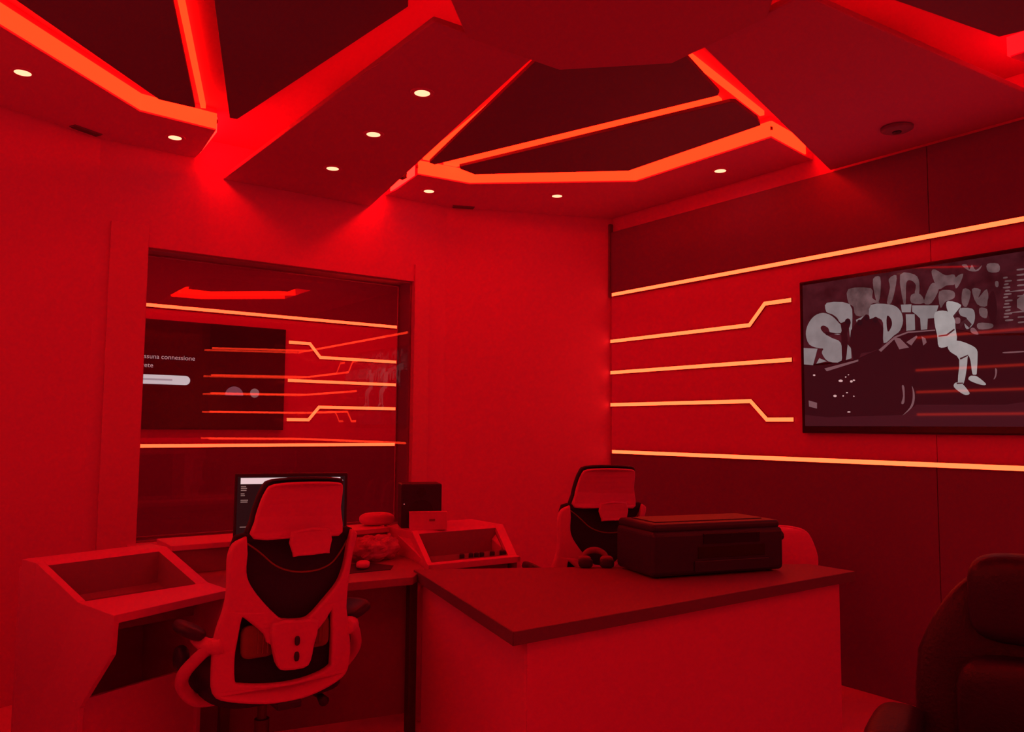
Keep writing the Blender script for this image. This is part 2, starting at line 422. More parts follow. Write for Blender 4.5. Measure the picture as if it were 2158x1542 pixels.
gL = 'glowing orange lines on the left wall'
o2 = five((-.42, 4.44, 0), (0, -1, 0), (1, 0, 0), 4.79, None, 'on the left wall beside the viewpoint', gL)
for z, nm in ((2.054, 'second'), (1.818, 'third'), (1.577, 'fourth')):
    line([(.01, z), (4.78, z)], o2, (0, -1, 0), (1, 0, 0), nm + ' glowing line from the top on the left wall', gL)
gF = 'glowing orange lines on the front right wall'
fn = (fe.y, -fe.x, 0)
o2 = five((4.20, -.36, 0), tuple(fe), fn, 1.24, None, 'on the slanting wall behind the viewpoint', gF)
for z, nm in ((2.054, 'second'), (1.818, 'third'), (1.577, 'fourth')):
    line([(.03, z), (1.24, z)], o2, tuple(fe), fn, nm + ' glowing line from the top on the slanting wall behind the viewpoint', gF)

# ---------------------------------------------------------------- window with two panes, and the room beyond
win = tag(thing('window_1', 'wide interior window with two glass panes', 'window', ((WX0 + WX1) / 2, 4.94, WZ0)), kind='structure')
del win['category']
wx = (WX0 + WX1) / 2; W2 = (WX1 - WX0) / 2; HH = WZ1 - WZ0
MB().box((-W2 - .10, -.009, HH / 2 - .03), (.20, .018, HH + .30)).build('casing', FRAMEW, win, bevel=.003)
MB().box((W2 + .06, -.009, HH / 2 - .03), (.12, .018, HH + .30)).build('casing', FRAMEW, win, bevel=.003)
for y, nm in ((.03, 'front'), (.205, 'rear')):
    MB().box((0, y, HH / 2), (2 * W2 - .002, .006, HH - .004)).build('pane', GLASS, win)
    f = MB()
    for sx in (-1, 1): f.box((sx * (W2 - .006), y + .008, HH / 2), (.010, .012, HH - .002))
    for z in (.006, HH - .006): f.box((0, y + .008, z), (2 * W2 - .024, .012, .010))
    f.build('frame', FRAMEW, win)
MB().box((0, -.02, -.012), (2 * W2 + .1, .06, .02)).build('sill', FRAMEW, win, bevel=.003)

struct('wall_adjoining_back', MB().box((1.9, 7.08, 1.5), (6.2, .12, 3.2)), WALL)
struct('wall_adjoining_left', MB().box((-1.06, 6.02, 1.5), (.12, 2.0, 3.2)), WALL)
struct('wall_adjoining_right', MB().box((4.90, 6.02, 1.5), (.12, 2.0, 3.2)), WALL)
struct('floor', MB().box((1.9, 6.1, -.05), (6.0, 1.86, .1)), FLOORM)
struct('ceiling', MB().box((1.9, 6.1, 3.05), (6.0, 1.86, .1)), CEILW)
wall_panels(bpy.data.objects['wall_adjoining_back'], (0, 7.02, 0), (1, 0, 0), (0, -1, 0), [(-.95, 4.80)],
            [(2.372, 2.9, .022, DARKP, 'dark_panel'), (1.232, 2.370, .014, WALLBAND, 'light_panel'), (0.0, 1.230, .022, DARKP, 'dark_panel')])
gN = 'glowing orange lines seen through the window'
N1 = (0, 7.02 - .022, 0); N2 = (0, 7.02 - .014, 0)
line([(-.95, 2.372), (4.8, 2.372)], N1, (1, 0, 0), (0, -1, 0), 'topmost glowing line on the wall beyond the window', gN, .027)
line([(-.95, 1.231), (4.8, 1.231)], N1, (1, 0, 0), (0, -1, 0), 'lowest glowing line on the wall beyond the window', gN, .027)
line([(2.655, 2.15), (2.852, 2.15), (2.956, 2.03), (4.8, 2.03)], N2, (1, 0, 0), (0, -1, 0), 'upper kinked glowing line beyond the window, right of the dark screen', gN, .027)
line([(2.655, 1.807), (4.8, 1.807)], N2, (1, 0, 0), (0, -1, 0), 'straight middle glowing line beyond the window, right of the dark screen', gN, .027)
line([(2.655, 1.457), (2.858, 1.457), (2.956, 1.574), (4.8, 1.574)], N2, (1, 0, 0), (0, -1, 0), 'lower kinked glowing line beyond the window, right of the dark screen', gN, .027)
t = thing('added_fill_lamp', 'unseen red fill lamp added to brighten the room beyond the window', 'lamp', (1.9, 5.95, 3.0))  # added fill lamp, out of view, put in to brighten the adjoining wall
MB().box((0, 0, -.015), (4.4, .09, .03)).build('housing', DARKMET, t)
MB().box((0, 0, -.033), (4.36, .06, .006)).build('diffuser', mat('red_fill_diffuser', (.5, .3, .3), .6, emit=(40, .03, .12)), t)
TVPIC = [
 ('wall', [[(0,845),(1480,845),(1480,447),(968,471),(845,514),(616,522),(469,441),(324,389),(0,378)],]),
 ('dim', [[(289,785),(422,771),(427,718),(462,693),(462,685),(419,685),(403,625),(330,633),(316,683),(287,708)],[(434,821),(475,825),(472,726),(455,687),(439,744)],[(522,808),(564,822),(555,749),(532,678),(508,681),(527,760)],[(584,822),(661,811),(684,765),(677,687),(658,709),(666,754),(643,782),(616,774),(610,669),(597,670)],[(641,708),(687,705),(705,657),(640,665)],[(753,755),(784,725),(743,652),(705,657),(726,720)],[(748,814),(768,821),(817,784),(860,781),(865,733),(821,732),(783,718),(760,760)],[(865,764),(903,779),(884,730),(864,711)],[(899,703),(935,685),(914,613),(891,635)],[(941,697),(982,688),(969,650),(1010,688),(1010,608),(962,620)],[(783,706),(851,700),(856,664),(812,650),(787,622)],[(1015,810),(1065,803),(1067,765),(1020,771)],[(897,823),(921,822),(932,795),(945,818),(962,788),(991,808),(973,783),(932,789)],[(973,600),(1007,590),(1003,547),(974,563)],[(964,527),(1027,517),(1024,496),(966,496)],[(1175,648),(1480,650),(1480,552),(1172,556)],[(1048,719),(1062,717),(1061,693),(1049,695)],[(1085,735),(1102,735),(1102,728),(1085,728)],[(1093,718),(1119,717),(1119,710),(1093,711)],[(1089,703),(1106,703),(1105,696),(1088,696)],[(1084,688),(1111,687),(1111,679),(1084,681)],[(1092,671),(1109,671),(1109,664),(1092,664)],[(1087,656),(1115,655),(1115,648),(1087,649)],[(1083,641),(1101,641),(1101,634),(1083,634)],[(1091,624),(1119,623),(1118,616),(1090,617)],[(1086,609),(1105,609),(1105,602),(1086,602)],[(1082,594),(1111,593),(1110,586),(1082,587)],[(1090,577),(1109,578),(1109,570),(1089,570)],[(1085,562),(1114,561),(1114,554),(1085,555)],[(1081,547),(1101,547),(1100,540),(1081,540)],[(1089,531),(1118,530),(1118,523),(1088,523)],[(1147,765),(1174,764),(1173,757),(1146,758)],[(1146,740),(1182,738),(1181,731),(1146,733)],[(1146,715),(1178,713),(1177,707),(1146,708)],[(1146,690),(1174,689),(1173,682),(1145,683)],[(1145,665),(1480,663),(1480,656),(1145,658)],[(1145,640),(1178,638),(1177,632),(1145,633)],[(1144,615),(1173,614),(1173,607),(1144,608)],[(1144,590),(1169,590),(1169,583),(1144,583)],[(1144,565),(1480,564),(1480,557),(1144,558)],[(1143,540),(1173,539),(1173,533),(1143,533)],[(1143,515),(1169,515),(1169,509),(1143,508)],]),
 ('grey', [[(227,601),(185,645),(130,669),(74,657),(32,613),(16,556),(37,495),(94,469),(127,463),(117,439),(156,389),(237,388),(236,487),(182,520),(132,553),(112,584),(130,596),(160,579),(175,549),(237,536),(238,586)],[(156,724),(294,700),(307,593),(293,510),(280,603),(238,600),(216,631),(186,655),(150,674)],[(0,477),(90,466),(59,373),(0,381)],[(80,380),(100,411),(148,390)],[(277,476),(296,454),(298,398),(264,390)],[(329,608),(374,624),(370,600),(336,590)],[(419,681),(532,668),(579,632),(593,577),(575,526),(541,502),(484,467),(484,575),(453,606),(410,603)],[(608,609),(655,604),(655,522),(609,520)],[(583,662),(640,658),(635,616),(588,621)],[(643,651),(778,635),(757,573),(722,574),(717,519),(685,519),(683,578),(664,600),(642,619)],[(878,608),(938,601),(951,565),(941,523),(911,501),(900,533),(913,557),(883,573)],]),
 ('dark', [[(509,613),(529,591),(532,557),(510,525),(503,573)],[(262,605),(277,617),(298,601),(291,573),(275,540),(278,497),(264,393),(242,391),(240,501),(233,537),(183,540),(151,537),(144,559),(237,543),(238,593)],[(298,552),(329,591),(351,599),(374,621),(392,626),(406,604),(432,608),(456,592),(485,548),(481,481),(469,441),(412,425),(354,422),(338,381),(309,390),(289,482)],[(0,374),(123,370),(331,389),(469,441),(548,502),(616,522),(758,515),(845,514),(968,465),(1480,423),(1480,184),(1069,127),(650,135),(583,83),(148,73),(0,88)],[(1011,632),(1038,678),(1052,591),(1038,519),(1012,559)],[(367,589),(362,578),(351,574),(339,580),(335,592),(340,604),(352,607),(363,601)],[(409,613),(404,602),(392,598),(381,604),(377,616),(382,628),(393,631),(404,625)],[(458,595),(453,584),(442,580),(431,586),(427,598),(432,609),(443,613),(454,607)],[(297,602),(292,591),(280,587),(268,593),(264,606),(269,617),(281,621),(293,615)],]),
 ('road', [[(0,88),(148,73),(583,83),(650,135),(1069,127),(1480,184),(1480,24),(0,23)],]),
 ('mid', [[(537,495),(574,485),(621,433),(569,427)],[(607,462),(661,492),(667,485),(633,442)],[(687,486),(707,474),(713,452),(695,437)],[(131,350),(338,388),(338,378),(146,333)],[(455,432),(547,498),(616,517),(758,514),(758,508),(619,509),(554,491),(469,421)],[(26,171),(80,156),(79,123),(28,135)],[(630,233),(642,200),(641,154),(623,116),(576,80),(614,119),(630,158),(633,200)],[(577,235),(590,227),(588,149),(571,143),(582,182)],[(1034,302),(1042,292),(1036,260),(1025,249),(1033,272)],[(1078,377),(1159,376),(1159,370),(1078,371)],[(859,563),(880,560),(879,535),(858,536)],[(928,502),(946,504),(965,471),(934,480)],]),
 ('white', [[(825,652),(888,625),(859,582),(838,568),(818,618)],[(761,602),(817,602),(853,563),(857,512),(861,449),(818,424),(774,424),(767,483),(756,548)],[(818,427),(861,449),(920,426),(954,398),(956,355),(951,294),(947,276),(930,280),(923,345),(912,370),(904,309),(887,235),(860,243),(870,354),(829,395)],[(848,240),(878,236),(912,191),(906,179),(882,183),(841,218)],[(921,271),(950,267),(989,231),(980,223),(946,233),(911,253)],]),
 ('line', [[(773,482),(813,485),(851,510),(854,503),(816,477),(773,476)],[(854,240),(885,239),(885,234),(855,233)],[(927,276),(949,275),(949,270),(927,271)],[(879,535),(912,554),(935,524),(923,506),(900,533),(881,510)],[(847,573),(885,616),(881,604),(853,568)],[(873,361),(914,376),(911,369),(876,353)],]),
 ('spark', [[(244,275),(240,270),(230,269),(221,271),(217,276),(221,281),(231,283),(240,280)],[(303,269),(301,265),(294,263),(288,265),(286,270),(288,274),(295,276),(301,273)],[(317,275),(315,272),(309,271),(304,273),(302,276),(304,279),(310,280),(315,278)],[(74,315),(72,311),(66,310),(60,312),(58,315),(60,319),(66,320),(72,318)],[(205,192),(201,187),(194,185),(186,188),(183,193),(186,197),(194,199),(201,197)],[(248,191),(247,188),(243,187),(240,188),(239,191),(240,194),(244,195),(247,194)],[(273,208),(271,206),(267,205),(262,206),(261,208),(262,210),(267,211),(271,210)],[(312,187),(310,185),(307,184),(304,185),(303,187),(304,190),(307,191),(310,189)],[(286,101),(283,99),(275,98),(268,99),(265,101),(268,104),(275,105),(283,104)],[(266,295),(264,293),(261,292),(258,293),(257,295),(258,298),(261,299),(265,298)],[(283,307),(281,305),(278,304),(275,305),(274,307),(275,309),(278,310),(281,309)],]),
]
# ---------------------------------------------------------------- wall television on the right wall (picture drawn in mm from its lower left corner)
tv = thing('television', 'large wall television showing grey graffiti and a seated figure in white', 'television', (4.186, 2.005, 1.385))
MB().box((-.020, 0, .44), (.04, 1.57, .885)).build('housing', BLACK, tv, bevel=.006)
MB().box((-.042, 0, .44), (.004, 1.55, .868)).build('screen', BLACKG, tv, bevel=.001)
MB().box((.002, 0, .44), (.024, .5, .4)).build('wall_bracket', DARKMET, tv)
def screen_mat(name, c): return mat(name, (.012, .008, .010), .03, emit=c, spec=.28)
TVC = {'wall': (.042, .0062, .0095), 'dim': (.120, .066, .070), 'grey': (.215, .172, .178), 'dark': (.026, .0035, .0058), 'road': (.045, .0065, .0105),
       'mid': (.17, .075, .085), 'white': (.33, .285, .285), 'line': (.05, .012, .016), 'spark': (.62, .36, .36)}
m = MB(); ms = []
for k, (nm, L) in enumerate(TVPIC):
    ms.append(screen_mat('screen_' + nm, TVC[nm]))
    x = -.0442 - .0003 * k
    for q, P in enumerate(L):
        if nm in ('dim', 'white') or (nm == 'dark' and q not in (2, 3)) or (nm == 'grey' and q in (0, 1, 6, 10)) or (nm == 'mid' and q > 5): P = smooth_loop(P, 3)
        pts = [(x, .760 - u / 1000, .015 + v / 1000) for u, v in P]
        m.add(pts, [tuple(range(len(pts)))], k)
for sm in ms[:3] + ms[6:7]:                      # blotchy spray paint in the picture
    nt = sm.node_tree; bs = nt.nodes['Principled BSDF']; tc = nt.nodes.new('ShaderNodeTexCoord'); nz = nt.nodes.new('ShaderNodeTexNoise'); mr = nt.nodes.new('ShaderNodeMapRange')
    nz.inputs['Scale'].default_value = 14; nz.inputs['Detail'].default_value = 5
    mr.inputs['From Min'].default_value = .3; mr.inputs['From Max'].default_value = .7
    mr.inputs['To Min'].default_value = .55 if sm in ms[:2] else .85; mr.inputs['To Max'].default_value = 1.45 if sm in ms[:2] else 1.12
    nt.links.new(tc.outputs['Object'], nz.inputs['Vector']); nt.links.new(nz.outputs['Fac'], mr.inputs['Value']); nt.links.new(mr.outputs['Result'], bs.inputs['Emission Strength'])
pic = m.build('screen_picture', ms, tv)

# ---------------------------------------------------------------- television in the room beyond the window
tv2 = thing('television', 'dark television beyond the window showing a white button and Italian text', 'television', (1.825, 7.005, 1.363))
MB().box((0, -.022, .447), (1.575, .044, .894)).build('housing', BLACK, tv2, bevel=.006)
MB().box((0, -.046, .447), (1.555, .004, .876)).build('screen', BLACKG, tv2, bevel=.001)
TXT = mat('screen_text', (.02, .02, .02), .4, emit=(.50, .28, .29)); BTN = mat('screen_button', (.02, .02, .02), .4, emit=(.66, .58, .59))
BTXT = mat('screen_button_text', (.02, .02, .02), .4, emit=(.36, .30, .33)); ILL = mat('screen_illustration', (.02, .02, .02), .4, emit=(.16, .055, .075))
ILL2 = mat('screen_illustration_pale', (.02, .02, .02), .4, emit=(.20, .11, .11))
flat = lambda x, z, d=-.0485: Matrix.Translation((x, d, z)) @ Matrix.Rotation(R(90), 4, 'X')
for z, words in ((.572, ('Nessuna', 'connessione')), (.500, ('di', 'rete'))):
    x = -.452
    for wd in words:
        o = text_obj('screen_text', wd, .0535, TXT, tv2, flat(x, z))
        x += max(v.co.x for v in o.data.vertices) - min(v.co.x for v in o.data.vertices) + .018
b = MB(); n = 10; hw, hh = .265, .038
pl = [(hw - hh + hh * math.sin(math.pi * k / n), hh * math.cos(math.pi * k / n)) for k in range(n + 1)] + [(-hw + hh - hh * math.sin(math.pi * k / n), -hh * math.cos(math.pi * k / n)) for k in range(n + 1)]
b.add([(-.285 + x, -.0486, .404 + z) for x, z in pl], [tuple(range(len(pl)))]); b.build('screen_button', BTN, tv2)
b = MB(); b.box((-.31, -.0489, .404), (.30, .0004, .014)); b.build('button_text', BTXT, tv2)
b = MB()
def disc(b, cx, cz, r, a0=0, a1=2 * math.pi, n=20, d=-.0487): b.add([(cx + r * math.cos(a0 + (a1 - a0) * k / n), d, cz + r * math.sin(a0 + (a1 - a0) * k / n)) for k in range(n + 1)], [tuple(range(n + 1))])
disc(b, .345, .292, .078, 0, math.pi); b.build('screen_illustration', ILL, tv2)
b = MB(); disc(b, .52, .318, .040); b.build('screen_illustration', ILL2, tv2)

# ---------------------------------------------------------------- ergonomic chair: white frame, black mesh
def ergo(label, grp):
    c = thing('office_chair', label, 'chair', group=grp)
    Y0 = -.24
    def bend(u, z, d, y0=Y0): return Vector((u, y0 + .62 * (u - .03) ** 2 - .10 * max(0, z - .62) + d, z))
    mid = .03
    FO = [(-.155, 1.000), (-.180, .985), (-.191, .950), (-.191, .905), (-.188, .823), (-.196, .759), (-.211, .703), (-.219, .646), (-.221, .56), (-.215, .485), (-.175, .460), (-.054, .436), (.047, .430), (.138, .440), (.225, .463), (.262, .492), (.270, .574), (.256, .66), (.243, .72), (.244, .813), (.256, .927), (.270, .985), (.262, .998)]
    # upper edge of the frame follows the dipping yoke
    up = [(.250, .955), (.240, .88), (.214, .815), (.163, .762), (.110, .712), (.072, .697), (-.004, .705), (-.040, .728), (-.090, .782), (-.132, .840), (-.150, .89), (-.150, .955)]
    outer = smooth_loop(FO, 3, closed=False) + smooth_loop(up, 3, closed=False)
    LO = [(-.143, .747), (-.156, .731), (-.164, .667), (-.171, .598), (-.168, .522), (-.150, .500), (-.055, .484), (.045, .479), (.137, .488), (.193, .506), (.203, .53), (.203, .615), (.194, .735), (.180, .730), (.151, .690), (.114, .652), (.095, .625), (-.034, .635), (-.062, .676), (-.106, .718)]
    plate('back_frame', outer, [smooth_loop(LO, 3)], .036, .010, lambda u, z, d: bend(u, z, d), WHITE, c)
    ME = [(-.172, 1.010), (-.176, .90), (-.176, .76), (-.19, .6), (-.18, .48), (.05, .455), (.235, .49), (.245, .6), (.225, .72), (.238, .90), (.268, 1.008), (.18, 1.006), (.05, 1.004), (-.08, 1.006)]
    plate('backrest', smooth_loop(ME, 3), [], .020, .006, lambda u, z, d: bend(u, z, d, Y0 + .032), MESHM, c)
    rim = smooth_loop([(-.160, 1.000), (-.140, .990), (-.095, .956), (-.037, .905), (.021, .880), (.080, .872), (.146, .878), (.200, .908), (.262, .995)], 4, closed=False)
    MB().tube([bend(u, z, -.004, Y0 + .014) for u, z in rim], .0035, 6).build('rim_piping', mat('grey_piping', (.22, .20, .2), .5), c, smooth=True)
    bl = [(-.040, .700), (-.028, .600), (-.014, .560), (.005, .548), (.070, .545), (.090, .562), (.100, .611), (.112, .690), (.04, .70)]
    plate('yoke_block', smooth_loop(bl, 2), [], .034, .010, lambda u, z, d: bend(u, z, d, Y0 - .024), WHITE, c)
    for hz in (.638, .583): MB().blob(tuple(bend(.041, hz, 0, Y0 - .042)), (.010, .006, .017), .8, 12, 8).build('adjuster_slot', BLACK, c, smooth=True)
    GREY = mat('grey_lumbar_rubber', (.20, .19, .20), .6)
    for x0, x1, z0, z1 in ((-.130, -.030, .585, .700), (.095, .172, .590, .705)):
        m = MB(); cx = (x0 + x1) / 2; cz = (z0 + z1) / 2
        m.blob(tuple(bend(cx, cz, 0, Y0 + .012)), ((x1 - x0) / 2 + .012, .016, (z1 - z0) / 2), .45, 20, 10)
        m.build('lumbar_pad', GREY, c, smooth=True)
        for k in range(5):
            u = x0 + (k + .7) / 6 * (x1 - x0)
            MB().box(tuple(bend(u, cz, 0, Y0 - .004)), (.006, .008, (z1 - z0) * .72)).build('rib', GREY, c, bevel=.002)
    # headrest: pale pad in a dark rim on a short stem
    hb = lambda u, z, d: Vector((u, Y0 - .045 + 1.3 * (u - .045) ** 2 - .25 * max(0, z - 1.08) + d, z))
    HP = [(-.112, 1.010), (-.108, 1.06), (-.098, 1.12), (-.085, 1.165), (-.062, 1.188), (.045, 1.193), (.172, 1.186), (.196, 1.168), (.198, 1.10), (.212, 1.008), (.150, 1.003), (.05, 1.0), (.012, 1.008)]
    hp = smooth_loop(HP, 3)
    plate('headrest', hp, [], .022, .008, lambda u, z, d: hb(u, z, d), WHITE, c)
    big = [(.048 + (u - .048) * 1.07, 1.0 + (z - 1.0) * 1.085) for u, z in hp]
    plate('headrest_rim', big, [], .020, .008, lambda u, z, d: hb(u, z, d + .020), BLACK, c)
    plate('headrest_stem', smooth_loop([(.010, 1.02), (.016, .950), (.03, .944), (.135, .944), (.148, .950), (.148, 1.02)], 2), [], .020, .006, lambda u, z, d: hb(u, z, d - .012), WHITE, c)
    # seat, pan, arms
    m = MB(); m.blob((.03, .03, .455), (.255, .255, .045), .42, 36, 12, fn=lambda q: Vector((q.x, q.y, q.z - .10 * max(0, q.y - .15) - .25 * max(0, -q.y - .2))))
    m.build('seat', MESHM, c, smooth=True)
    MB().box((.03, .02, .405), (.24, .26, .035)).build('seat_pan', BLACK, c, bevel=.012)
    for s in (-1, 1):
        X = lambda u: .03 + s * u
        a = [(X(.23), -.215, .645), (X(.255), -.20, .64), (X(.278), -.165, .642), (X(.292), -.11, .655)]
        MB().tube(smooth_loop(a, 3, closed=False), [.030, .030, .029, .028, .027, .026, .025, .024, .023, .022][:10], 12).build('arm_bracket', WHITE, c, smooth=True)
        MB().blob((X(.308), -.08, .678), (.055, .105, .024), .65, 24, 10, rot=Matrix.Rotation(R(10) * s, 3, 'Z') @ Matrix.Rotation(R(-26) * s, 3, 'Y') @ Matrix.Rotation(R(-6), 3, 'X')).build('armrest_pad', BLACK, c, smooth=True)
        ring = [(X(.255), -.21, .655), (X(.295), -.16, .60), (X(.325), -.10, .535), (X(.315), -.05, .475), (X(.265), -.02, .415), (X(.20), 0, .395), (X(.13), .01, .40)]
        rr = smooth_loop(ring, 4, closed=False)
        MB().tube(rr, [.019 + .004 * math.sin(math.pi * i / (len(rr) - 1)) for i in range(len(rr))], 12).build('arm_support', WHITE, c, smooth=True)
        MB().blob((X(.318), -.03, .570), (.026, .040, .045), .75, 18, 10).build('arm_knob', BLACK, c, smooth=True)
    MB().box((.03, -.13, .41), (.09, .26, .03)).build('recline_bar', BLACK, c, bevel=.008)
    MB().tube([(.16, -.06, .40), (.19, -.14, .385), (.19, -.19, .375)], [.012, .012, .02], 10).build('tension_knob', BLACK, c, smooth=True)
    MB().lathe([(.028, 0), (.028, .20), (.018, .20), (.018, .32)], (.03, .02, .085), 18).build('gas_lift', DARKMET, c)
    MB().lathe([(.045, .085), (.05, .10), (.045, .125)], (.03, .02, 0), 18).build('base_hub', BLACK, c)
    for k in range(5):
        t = R(90 + 72 * k + 20); d = Vector((math.cos(t), math.sin(t), 0)); p = Vector((.03, .02, 0))
        l = MB().tube([p + d * .03 + Vector((0, 0, .105)), p + d * .16 + Vector((0, 0, .097)), p + d * .29 + Vector((0, 0, .078))], [.024, .021, .016], 10).build('leg', BLACK, c, smooth=True)
        q = p + d * .285; s2 = Vector((-d.y, d.x, 0))
        m = MB()
        for sg in (-1, 1): m.tube([q + s2 * (sg * .012) + Vector((0, 0, .0275)), q + s2 * (sg * .026) + Vector((0, 0, .0275))], .0275, 16)
        m.tube([q + Vector((0, 0, .0275)), q + Vector((0, 0, .085))], .008, 8)
        m.build('caster', BLACK, l)
    return c
ch1 = ergo('white framed mesh office chair at the desk in front of the monitor', 'white framed mesh office chairs')
ch1.location = (1.09, 3.10, 0)
ch2 = copy_tree(ch1); ch2.location = (2.88, 3.31, 0); ch2.rotation_euler = (0, 0, R(-20))
ch2['label'] = 'white framed mesh office chair behind the counter, beside the black printer'

# ---------------------------------------------------------------- studio desk: two sloping rack consoles and a desk between them
SIDE_D = Vector((-.125, .36, 0))
def console(label, fl, fr, back, ledge_l, ledge_r, zt, zl, gear, bk):
    """fl/fr front ledge corners, ledge_* where the slope starts, back = (left,right) top of slope"""
    o = Vector((*fl, 0)); t = thing('rack_console', label, 'console', o, 0, 'sloping studio rack consoles')
    V = lambda p, z: Vector((p[0] - o.x, p[1] - o.y, z))
    bl, br = back
    bdir = (Vector(bl) - Vector(ledge_l)).normalized()
    bbl = tuple(Vector(bl) + Vector(bk)); bbr = tuple(Vector(br) + Vector(bk))
    def panel(nm, F, L, B, BB, w):            # side panel outline: floor, kick, overhang, ledge, slope, top
        F2, L2, B2, BB2 = map(Vector, (F, L, B, BB))
        kick = F2 + (B2 - F2) * .36
        pr = [V(BB2, 0), V(kick, 0), V(kick, .40), V(F2 + (B2 - F2) * .015, .615), V(F2, zl - .02), V(F2, zl), V(L2, zl), V(B2, zt), V(BB2, zt)]
        return MB().extrude(pr, w).build(nm, WHITELM, t, bevel=.003)
    across = (Vector(fr) - Vector(fl)).normalized(); a3 = Vector((across.x, across.y, 0)) * .022
    panel('side_panel', fl, ledge_l, bl, bbl, a3)
    panel('side_panel', fr, ledge_r, br, bbr, -a3)
    def slab(nm, q, th, mt):
        n = (q[1] - q[0]).cross(q[3] - q[0]).normalized()
        if n.z < 0: n = -n
        m = MB(); vs = q + [p - n * th for p in q]
        m.add(vs, [(0, 1, 2, 3), (7, 6, 5, 4), (0, 1, 5, 4), (1, 2, 6, 5), (2, 3, 7, 6), (3, 0, 4, 7)])
        return m.build(nm, mt, t, bevel=.002)
    e = .001
    slab('front_ledge', [V(fl, zl + e), V(fr, zl + e), V(ledge_r, zl + e), V(ledge_l, zl + e)], .03, WHITELM)
    slab('top_shelf', [V(bl, zt + e), V(br, zt + e), V(bbr, zt + e), V(bbl, zt + e)], .03, WHITELM)
    # frame of the sloping rack opening
    A, B, C, D = V(ledge_l, zl + e), V(ledge_r, zl + e), V(br, zt + e), V(bl, zt + e)
    lp = lambda u, v: (A * (1 - u) + B * u) * (1 - v) + (D * (1 - u) + C * u) * v
    U0, U1, V0, V1 = .055, .90, .03, .90
    slab('rack_frame', [lp(0, 0), lp(U0, 0), lp(U0, 1), lp(0, 1)], .02, WHITELM)
    slab('rack_frame', [lp(U1, 0), lp(1, 0), lp(1, 1), lp(U1, 1)], .02, WHITELM)
    slab('rack_frame', [lp(U0, V1), lp(U1, V1), lp(U1, 1), lp(U0, 1)], .02, WHITELM)
    # the well of the empty rack
    dn = Vector((0, 0, -.13)) - Vector((bdir.x, bdir.y, 0)) * .0
    q = [lp(U0, V0), lp(U1, V0), lp(U1, V1), lp(U0, V1)]; r = [p + dn for p in q]
    m = MB(); m.add(q + r, [(4, 5, 6, 7), (0, 1, 5, 4), (1, 2, 6, 5), (2, 3, 7, 6), (3, 0, 4, 7)]); m.build('rack_well', DESKM, t)
    rear = [V(bbl, .10), V(bbr, .10), V(bbr, zt - .03), V(bbl, zt - .03)]
    slab('rear_panel', rear, .018, WHITELM)
    k0 = Vector(fl) + (Vector(bl) - Vector(fl)) * .40; k1 = Vector(fr) + (Vector(br) - Vector(fr)) * .40
    slab('kick_panel', [V(k0, .02), V(k1, .02), V(k1, .42), V(k0, .42)], .018, WHITELM)
    if gear:
        ins = [lp(U0 + .02, .08), lp(U1 - .02, .08), lp(U1 - .02, .30), lp(U0 + .02, .30)]
        ins = [p + Vector((0, 0, -.020)) for p in ins]
        slab('rack_unit', ins, .03, EDGEM)
        for u, rad in ((.40, .013), (.50, .012), (.56, .012), (.62, .012), (.74, .013), (.86, .017)):
            p = lp(u, .14) + Vector((0, 0, -.018))
            MB().lathe([(rad, -.002), (rad, .020), (rad * .7, .024)], tuple(p), 14).build('knob', BLACK, t)
    return t
WHITELM = WHITELM0 = WHITEL
console('white sloping rack console with an empty bay at left', (.575, 3.065), (1.034, 3.285), ((.395, 3.60), (.905, 3.765)), (.508, 3.36), (1.006, 3.488), .87, .75, False, (-.036, .125))
console('white sloping rack console with dark knobs, at the counter corner', (1.962, 3.318), (2.482, 3.291), ((2.058, 3.645), (2.619, 3.636)), (1.985, 3.375), (2.497, 3.345), .87, .755, True, (.0, .31))

desk = thing('desk', 'dark topped desk under the window carrying monitor and mouse', 'desk', (1.45, 3.5, 0))
L = lambda P: [(x - 1.45, y - 3.5) for x, y in P]
MB().prism(L([(1.045, 3.295), (1.35, 3.225), (1.80, 3.175), (1.955, 3.335), (2.045, 3.645), (2.045, 3.94), (.93, 3.94), (.93, 3.775), (1.005, 3.50)]), .705, .740).build('desktop', DESKM, desk, bevel=.003)
MB().prism(L([(.93, 3.785), (1.25, 3.785), (2.04, 3.86), (2.04, 4.06), (.93, 4.06)]), .845, .87).build('bridge_shelf', WHITEL, desk, bevel=.003)
MB().prism(L([(.935, 3.80), (1.25, 3.80), (2.035, 3.875), (2.035, 3.895), (1.25, 3.82), (.935, 3.82)]), .741, .844).build('bridge_front', TOPM, desk)
MB().prism(L([(1.03, 3.62), (1.945, 3.43), (1.948, 3.448), (1.033, 3.638)]), .06, .704).build('modesty_panel', DESKM, desk)
for x, y in ((1.10, 3.52), (1.90, 3.36)): MB().box((x - 1.45, y - 3.5, .352), (.04, .04, .704)).build('leg', DARKMET, desk, bevel=.003)
for x, y in ((.97, 4.02), (2.00, 4.02)): MB().box((x - 1.45, y - 3.5, .422), (.04, .06, .844)).build('leg', DARKMET, desk, bevel=.003)

